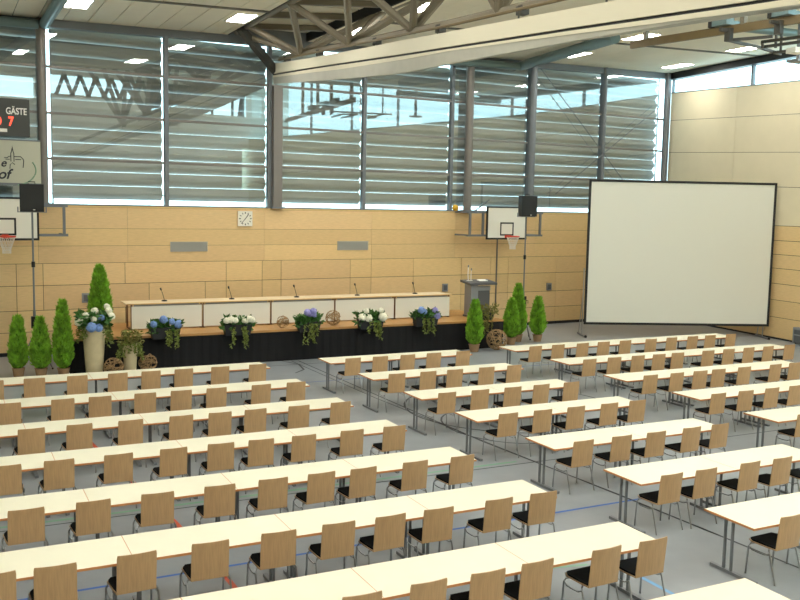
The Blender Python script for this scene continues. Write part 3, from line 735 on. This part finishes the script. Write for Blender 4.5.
conifer(3.72, 24.95, SZ, 1.87, .27, 'potted conifer rising behind the white and blue flowers of the tall vase', 4)
conifer(14.70, 24.06, 0, 1.62, .235, 'potted conifer standing before the lectern', 5)
conifer(16.64, 24.95, 0, 1.50, .24, 'short potted conifer next to the wicker ball, right end of the stage', 6)
conifer(17.22, 25.45, 0, 1.94, .255, 'tallest potted conifer right of the stage', 7)
conifer(17.88, 25.22, 0, 1.50, .225, 'short potted conifer nearest the projection screen', 8)
random.seed(11)
def hydrangea(b, c, r):
    b.sphere(c, r*.86, 10, 7, jit=.05)
    for i in range(60):
        z = random.uniform(-.6, 1); a = random.uniform(0, 2*pi); q = sqrt(1-z*z); nrm = Vector((q*cos(a), q*sin(a), z)); p = Vector(c)+nrm*r*.92
        u = nrm.cross(Vector((.3, .2, .9))).normalized(); v = nrm.cross(u); s = r*.2
        b.add([p+u*s+nrm*s*.2, p+v*s, p-u*s+nrm*s*.2, p-v*s], [(0, 1, 2, 3)])
def leaves(b, c, sp, n, l=.16, w_=.09, up=.5):
    for i in range(n):
        d = Vector((random.gauss(0, 1), random.gauss(0, 1), random.gauss(0, 1)*.6+up)).normalized()
        p = Vector(c)+Vector((random.uniform(-1, 1)*sp[0], random.uniform(-1, 1)*sp[1], random.uniform(-1, 1)*sp[2]))
        b.leafq(p, d, l*random.uniform(.7, 1.2), w_*random.uniform(.7, 1.2))
def strand(b, p0, dx, dy, drop, n=12):
    pts = []; p = Vector(p0); 
    for i in range(n+1):
        t = i/n; pts.append((p0[0]+dx*t+.02*sin(i*1.7), p0[1]+dy*min(1, t*3), p0[2]+.03*sin(min(t*6, pi))-drop*t))
    b.tube(pts, .007, 4)
    for q in pts[1:]:
        for k in range(2): b.leafq(q, (random.uniform(-1, 1), random.uniform(-1, .2), random.uniform(-.8, .3)), random.uniform(.05, .09), random.uniform(.04, .07))
def flower_box(x, label, kinds, ivy_dx, drop, spread=.3, w_=.78):
    o = thing('flower_box', label, 'flower box', (x-.08, 24.36, .83), 0, 'flower boxes on the stage edge')
    b = MB()
    for hx_ in (-w_*.35, w_*.35): b.bx(hx_-.012, hx_+.012, .11, .3, .072, .082); b.bx(hx_-.012, hx_+.012, .115, .127, .02, .08)
    plus(o, 'hook', b, M['black'])
    b = MB(); b.hexa([(-w_/2+.05, -.12, 0), (w_/2-.05, -.12, 0), (w_/2-.05, .1, 0), (-w_/2+.05, .1, 0), (-w_/2, -.15, .30), (w_/2, -.15, .30), (w_/2, .12, .30), (-w_/2, .12, .30)]); plus(o, 'planter', b, M['planter'])
    b = MB(); leaves(b, (0, 0, .33), (w_*.52, .14, .12), 190, .19, .11, .4); leaves(b, (-w_*.42, -.03, .28), (.1, .1, .12), 30); leaves(b, (w_*.42, -.03, .3), (.1, .1, .12), 30); plus(o, 'leaves', b, M['leaf'])
    for m_, lst in kinds:
        for dx, dz, r in lst:
            b = MB(); hydrangea(b, (dx, random.uniform(-.18, -.08), dz+.05), r); plus(o, 'flower_head', b, M[m_])
    b = MB()
    for k in range(7): strand(b, (ivy_dx+random.uniform(-.22, .22), -.13, .26), random.uniform(-.1, .1), -.06, drop*random.uniform(.55, 1.0))
    plus(o, 'trailing_ivy', b, M['ivy'])
flower_box(5.36, 'black flower box with blue hydrangeas, nearest the tall vase', [('blue', [(-.33, .36, .10), (-.05, .46, .12), (.16, .40, .10), (.32, .33, .13)])], .1, .5)
flower_box(7.33, 'flower box with a row of white hydrangeas, second from the tall vase', [('whitef', [(-.34, .38, .10), (-.22, .40, .11), (-.1, .38, .10), (.2, .36, .11), (.30, .40, .11), (.4, .36, .1)])], .05, .62)
flower_box(9.42, 'flower box with lilac hydrangeas and long ivy, centre of the stage', [('lilac', [(-.10, .52, .11), (.08, .55, .11), (.0, .47, .10), (.12, .44, .09)])], .0, .6, w_=.66)
flower_box(11.36, 'flower box with big white hydrangea balls, fourth from the tall vase', [('whitef', [(-.30, .30, .14), (-.12, .28, .13), (.34, .30, .15), (-.2, .5, .09), (.28, .5, .09)])], .1, .6)
flower_box(13.2, 'flower box with blue and lilac hydrangeas, nearest the lectern', [('blue', [(-.22, .46, .12), (-.1, .40, .10)]), ('lilac', [(.26, .44, .10), (.34, .26, .14)])], .0, .5)
o = thing('trailing_plant', 'olive trailing plant hanging over the stage edge below the lectern', 'potted plant', (15.45, 24.66, SZ))
b = MB(); b.hexa([(-.2, -.12, 0), (.2, -.12, 0), (.2, .12, 0), (-.2, .12, 0), (-.25, -.14, .22), (.25, -.14, .22), (.25, .14, .22), (-.25, .14, .22)]); plus(o, 'planter', b, M['planter'])
b = MB(); leaves(b, (0, -.05, .3), (.38, .14, .14), 220, .15, .06, .3); plus(o, 'leaves', b, M['olive'])
b = MB()
for k in range(9): strand(b, (random.uniform(-.35, .35), -.13, .25), random.uniform(-.12, .12), -.06, random.uniform(.4, .75))
plus(o, 'trailing_ivy', b, M['olive'])

def vase(x, y, prof, label):
    o = thing('floor_vase', label, 'vase', (x, y, 0)); b = MB().lathe(prof, 24); plus(o, 'body', b, M['stone'], True); return o
v = vase(3.42, 24.0, [(.19, 0), (.20, .02), (.235, .5), (.285, 1.22), (.30, 1.26), (.30, 1.29), (.27, 1.29), (.25, 1.2), (.2, 1.15)], 'tall cream vase at the left corner of the stage')
o = thing('flower_arrangement', 'white and blue hydrangea arrangement with foliage in the tall vase', 'flowers', (3.42, 24.0, 1.17), 0)
b = MB(); leaves(b, (0, 0, .25), (.35, .3, .16), 320, .2, .11, .35); b.tube([(0, 0, .0), (0, 0, .3)], .06, 8); plus(o, 'leaves', b, M['leaf'])
for dx, dy, dz, r, k in ((-.36, -.12, .24, .15, 'whitef'), (-.2, -.1, .38, .13, 'whitef'), (.02, -.05, .5, .12, 'whitef'), (-.03, -.22, .32, .10, 'whitef'), (.36, -.05, .5, .12, 'whitef'), (.40, -.1, .36, .14, 'whitef'), (.33, .02, .6, .1, 'whitef'),
                      (-.1, -.3, .12, .17, 'blue'), (.08, -.28, .1, .14, 'blue'), (.16, -.2, .34, .11, 'blue')):
    b = MB(); hydrangea(b, (dx, dy, dz), r*.85); plus(o, 'flower_head', b, M[k])
b = MB()
for k in range(12):
    a = random.uniform(0, 2*pi); strand(b, (.33*cos(a), .33*sin(a)-.02, .16), .06*cos(a), .0, random.uniform(.25, .55))
for k in range(4): strand(b, (.34, -.1+.05*k, .14), .08, 0, random.uniform(.35, .5))
plus(o, 'trailing_ivy', b, M['ivy'])
v = vase(4.3, 23.95, [(.13, 0), (.14, .02), (.165, .4), (.2, .74), (.205, .78), (.18, .78), (.15, .7)], 'smaller cream vase between two wicker balls')
o = thing('ivy_plant', 'olive ivy and twigs spilling from the smaller vase', 'plant', (4.3, 23.95, .71))
b = MB(); leaves(b, (.02, 0, .22), (.26, .2, .16), 260, .12, .05, .3); b.tube([(0, 0, 0), (0, 0, .25)], .05, 8); plus(o, 'leaves', b, M['olive'])
b = MB()
for k in range(14):
    a = 2*pi*k/14; strand(b, (.22*cos(a), .22*sin(a), .12), .1*cos(a), .0, random.uniform(.2, .5))
for k in range(10):
    a = random.uniform(0, 2*pi); b.tube([(.1*cos(a), .1*sin(a), .1), (.22*cos(a), .22*sin(a), .3), (.2*cos(a+.8), .2*sin(a+.8), .42), (.05*cos(a+1), .05*sin(a+1), .45)], .008, 4)
plus(o, 'trailing_ivy', b, M['ivy'])

def wicker_ball(x, y, z, r, label, seed):
    random.seed(seed); o = thing('wicker_ball', label, 'wicker ball', (x, y, z), 0, 'wicker balls around the stage')
    b = MB()
    for k in range(15):
        mx = Matrix.Rotation(random.uniform(0, pi), 3, 'Z') @ Matrix.Rotation(random.uniform(0, pi), 3, 'X'); rr = (r-.012)*random.uniform(.93, 1.0); off = random.uniform(-.5, .5)*r; q = sqrt(max(.01, rr*rr-off*off))
        b.tube([mx @ Vector((q*cos(a), q*sin(a), off))+Vector((0, 0, r)) for a in [2*pi*i/18 for i in range(18)]], r*.034, 5, True)
    plus(o, 'twigs', b, M['wicker'])
wicker_ball(3.84, 23.66, 0, .26, 'wicker ball on the floor between the two cream vases', 21)
wicker_ball(4.78, 24.14, 0, .25, 'wicker ball on the floor to the right of the smaller vase', 22)
wicker_ball(15.52, 24.06, 0, .34, 'large wicker ball on the floor beside the conifer before the lectern', 23)
wicker_ball(8.7, 24.72, SZ, .19, 'smaller wicker ball on the stage edge, between white and lilac flower boxes', 24)
wicker_ball(10.27, 24.76, SZ, .24, 'bigger wicker ball on the stage edge, lectern side of the lilac flower box', 25)

# ------------------------------------------------------------------ tables in rows
random.seed(5)
def build_table(L):
    o = empty('conference_table'); h = .74
    b = MB().bx(-L/2+.004, L/2-.004, -.396, .396, h-.026, h); t = plus(o, 'tabletop', b, M['cream'])
    b = MB(); e = .0035
    b.bx(-L/2, L/2, -.40, -.396, h-.027, h-.001); b.bx(-L/2, L/2, .396, .40, h-.027, h-.001); b.bx(-L/2, -L/2+.004, -.396, .396, h-.027, h-.001); b.bx(L/2-.004, L/2, -.396, .396, h-.027, h-.001)
    plus(t, 'edge_band', b, M['edge'])
    b = MB(); b.bx(-L/2+.16, L/2-.16, -.26, -.23, h-.076, h-.026); b.bx(-L/2+.16, L/2-.16, .23, .26, h-.076, h-.026); plus(o, 'under_rail', b, M['leg'])
    for s in (-1, 1):
        x = s*(L/2-.13)
        b = MB(); b.bx(x-.014, x+.014, .025, .053, .04, h-.04); b.bx(x-.014, x+.014, .14, .168, .04, h-.04); b.bx(x-.02, x+.02, -.34, .34, h-.05, h-.026); lg = plus(o, 'leg', b, M['leg'])
        b = MB().bx(x-.025, x+.025, -.36, .36, .0, .04); plus(lg, 'foot_bar', b, M['leg'])
    return o
cacheT = {}
rows = [  # block, row number from the stage, back edge y, anchor x, table length, count, anchored at right end?
 ('left', 1, 20.506, 6.645, 1.935, 3, True), ('left', 2, 18.258, 6.735, 1.92, 4, True), ('left', 3, 16.175, 6.81, 1.885, 4, True), ('left', 4, 14.148, 6.89, 1.835, 4, True),
 ('left', 5, 12.145, 7.03, 1.822, 4, True), ('left', 6, 10.24, 7.09, 1.79, 4, True), ('left', 7, 8.362, 7.205, 1.755, 4, True), ('left', 8, 6.486, 7.28, 1.75, 1, True),
 ('middle', 1, 20.539, 8.136, 1.94, 2, False), ('middle', 2, 18.354, 8.219, 1.939, 2, False), ('middle', 3, 16.196, 8.256, 1.891, 2, False), ('middle', 4, 14.216, 8.306, 1.893, 2, False),
 ('middle', 5, 12.165, 8.456, 1.823, 2, False), ('middle', 6, 10.204, 8.472, 1.82, 2, False), ('middle', 7, 8.296, 8.521, 1.80, 1, False),
 ('right', 1, 20.605, 13.36, 1.97, 4, False), ('right', 2, 18.417, 13.449, 1.911, 4, False), ('right', 3, 16.214, 13.338, 1.90, 3, False), ('right', 4, 14.127, 13.426, 1.88, 2, False), ('right', 5, 12.142, 13.336, 1.86, 1, False)]
YB = {}; BARS = {}
for blk, rn, yb, ax, L, n, rt in rows:
    YB[(blk, rn)] = yb
    for k in range(n):
        xc = ax-(k+.5)*L if rt else ax+(k+.5)*L
        if L in cacheT: o = copy_tree(cacheT[L])
        else: o = cacheT[L] = build_table(L)
        o.location = (xc, yb-.4, 0); BARS.setdefault((blk, rn), []).extend((xc-L/2+.13, xc+L/2-.13))
        where = ('%s from the aisle' if blk == 'left' else '%s from left end') % ORD[k]
        tag(o, 'cream beech-edged table, %s, %s block, %s row from stage' % (where, blk, ORD[rn-1]), 'table', 'cream tables, %s block' % blk)

# ------------------------------------------------------------------ chairs
def build_chair():
    o = empty('stacking_chair'); n = 8
    # backrest: bowed plywood, leaning back
    b = MB(); vs = []
    zs = [.428, .50, .60, .70, .81, .848]
    def yb(z, x): return -.196-.10*(z-.42)-.022*(1-(x/.2)**2)
    for th in (0, -.012):
        for z in zs:
            hw = .203 if z < .83 else .197
            for i in range(n+1):
                x = -hw+2*hw*i/n; vs.append((x, yb(z, x)+th, z))
    m_ = len(zs); st_ = n+1; q = m_*st_; fs = []
    for r in range(m_-1):
        for i in range(n):
            a = r*st_+i; fs.append((a, a+st_, a+st_+1, a+1)); fs.append((q+a, q+a+1, q+a+st_+1, q+a+st_))
    for i in range(n): fs.append((i, i+1, q+i+1, q+i)); t = (m_-1)*st_+i; fs.append((t, q+t, q+t+1, t+1))
    for r in range(m_-1):
        a = r*st_; fs.append((a, q+a, q+a+st_, a+st_)); a += n; fs.append((a, a+st_, q+a+st_, q+a))
    b.add(vs, fs); plus(o, 'backrest', b, M['beech'], True)
    def slab(z0, z1, inset, y0=-.21, y1=.195):
        pts = [(-.203, y0), (.203, y0), (.222, y0+.14), (.236, y1-.06), (.20, y1), (-.20, y1), (-.236, y1-.06), (-.222, y0+.14)]
        k = len(pts); pts = [(x*(1-inset/.2), y if abs(y) < .1 else y-inset*(1 if y > 0 else -1)) for x, y in pts]
        zz = lambda y: .012*(y+.2)/.4
        bb = MB(); bb.add([(x, y, z0+zz(y)) for x, y in pts]+[(x, y, z1+zz(y)) for x, y in pts], [tuple(range(k))[::-1], tuple(range(k, 2*k))]+[(i, (i+1) % k, k+(i+1) % k, k+i) for i in range(k)]); return bb
    st_ = plus(o, 'seat', slab(.418, .431, 0), M['beech'])
    plus(o, 'seat_pad', slab(.431, .452, .012), M['pad'])
    for sx in (-1, 1):
        b = MB(); b.tube([(sx*.15, .05, .41), (sx*.17, .12, .408), (sx*.222, .15, .40), (sx*.238, .165, .36), (sx*.245, .185, .008)], .0115, 6); plus(o, 'leg', b, M['chrome'], True)
        b = MB(); b.tube([(sx*.15, .0, .41), (sx*.17, -.08, .408), (sx*.222, -.12, .40), (sx*.238, -.145, .36), (sx*.245, -.25, .008)], .0115, 6); plus(o, 'leg', b, M['chrome'], True)
        b = MB()
    b = MB()
    for y in (.05, 0): b.tube([(-.16, y, .408), (.16, y, .408)], .009, 6)
    for sx in (-1, 1): b.tube([(sx*.238, -.15, .37), (sx*.242, -.08, .335), (sx*.243, .02, .33), (sx*.242, .11, .335), (sx*.238, .165, .37)], .008, 6)
    plus(o, 'seat_frame', b, M['chrome'], True)
    return o
CH = {
('left', 7): [3.45, 4.15, 4.82, 5.42, 6.32, 6.97],
('left', 6): [0.35, 0.94, 1.72, 2.51, 3.28, 4.0, 4.64, 5.3, 6.16, 6.84],
('left', 5): [0.81, 1.57, 2.35, 3.14, 3.86, 4.53, 5.15, 5.97, 6.74],
('left', 4): [0.72, 1.4, 2.2, 2.99, 3.72, 4.35, 5.04, 5.87, 6.63],
('left', 3): [1.2, 1.93, 2.74, 3.58, 4.26, 4.89, 5.7, 6.51],
('left', 2): [1.02, 1.91, 2.56, 3.4, 4.08, 4.75, 5.67, 6.38],
('left', 1): [0.85, 1.64, 2.41, 3.26, 3.96, 4.63, 5.47, 6.27],
('middle', 1): [8.68, 9.4, 10.16, 10.87, 11.71],
('middle', 2): [8.77, 9.53, 10.24, 11.05, 11.74],
('middle', 3): [8.79, 9.55, 10.27, 11.02, 11.78],
('middle', 4): [8.91, 9.65, 10.39, 11.17, 11.85],
('middle', 5): [8.96, 9.74, 10.42, 11.23, 11.88],
('middle', 6): [8.96, 9.6, 10.42, 11.12, 11.85],
('middle', 7): [9.08, 9.8],
('right', 1): [13.95, 14.7, 15.5, 16.23, 16.97, 17.91, 18.67, 19.47, 20.16, 20.98],
('right', 2): [14.01, 14.79, 15.5, 16.21, 16.84, 17.89, 18.62, 19.33, 20.07, 20.9],
('right', 3): [13.96, 14.72, 15.44, 16.01, 16.81, 17.84, 18.52],
('right', 4): [13.86, 14.62, 15.38, 16.06],
('right', 5): [13.96],
}
proto = None
for key, xs in CH.items():
    blk, rn = key; yf = YB[key]-.8
    seq = sorted(xs, reverse=(blk == 'left'))
    for k, x in enumerate(seq):
        if proto is None: proto = build_chair(); o = proto
        else: o = copy_tree(proto)
        for _ in range(3):               # chair feet stand clear of the table foot bars
            for bx_ in BARS[key]:
                for fx in (-.245, .245):
                    dq = x+fx-bx_
                    if abs(dq) < .058: x += (.058-abs(dq))*(1 if dq >= 0 else -1)
        o.location = (x, yf+.185+random.uniform(-.012, .008), 0); o.rotation_euler = (0, 0, radians(random.uniform(-2.5, 2.5)))
        where = '%s from the aisle' % ORD[k] if blk == 'left' else '%s from the left end' % ORD[k]
        tag(o, 'beech chair with black seat, %s, %s block, %s row from stage' % (where, blk, ORD[rn-1]), 'chair', 'beech chairs, %s block' % blk)
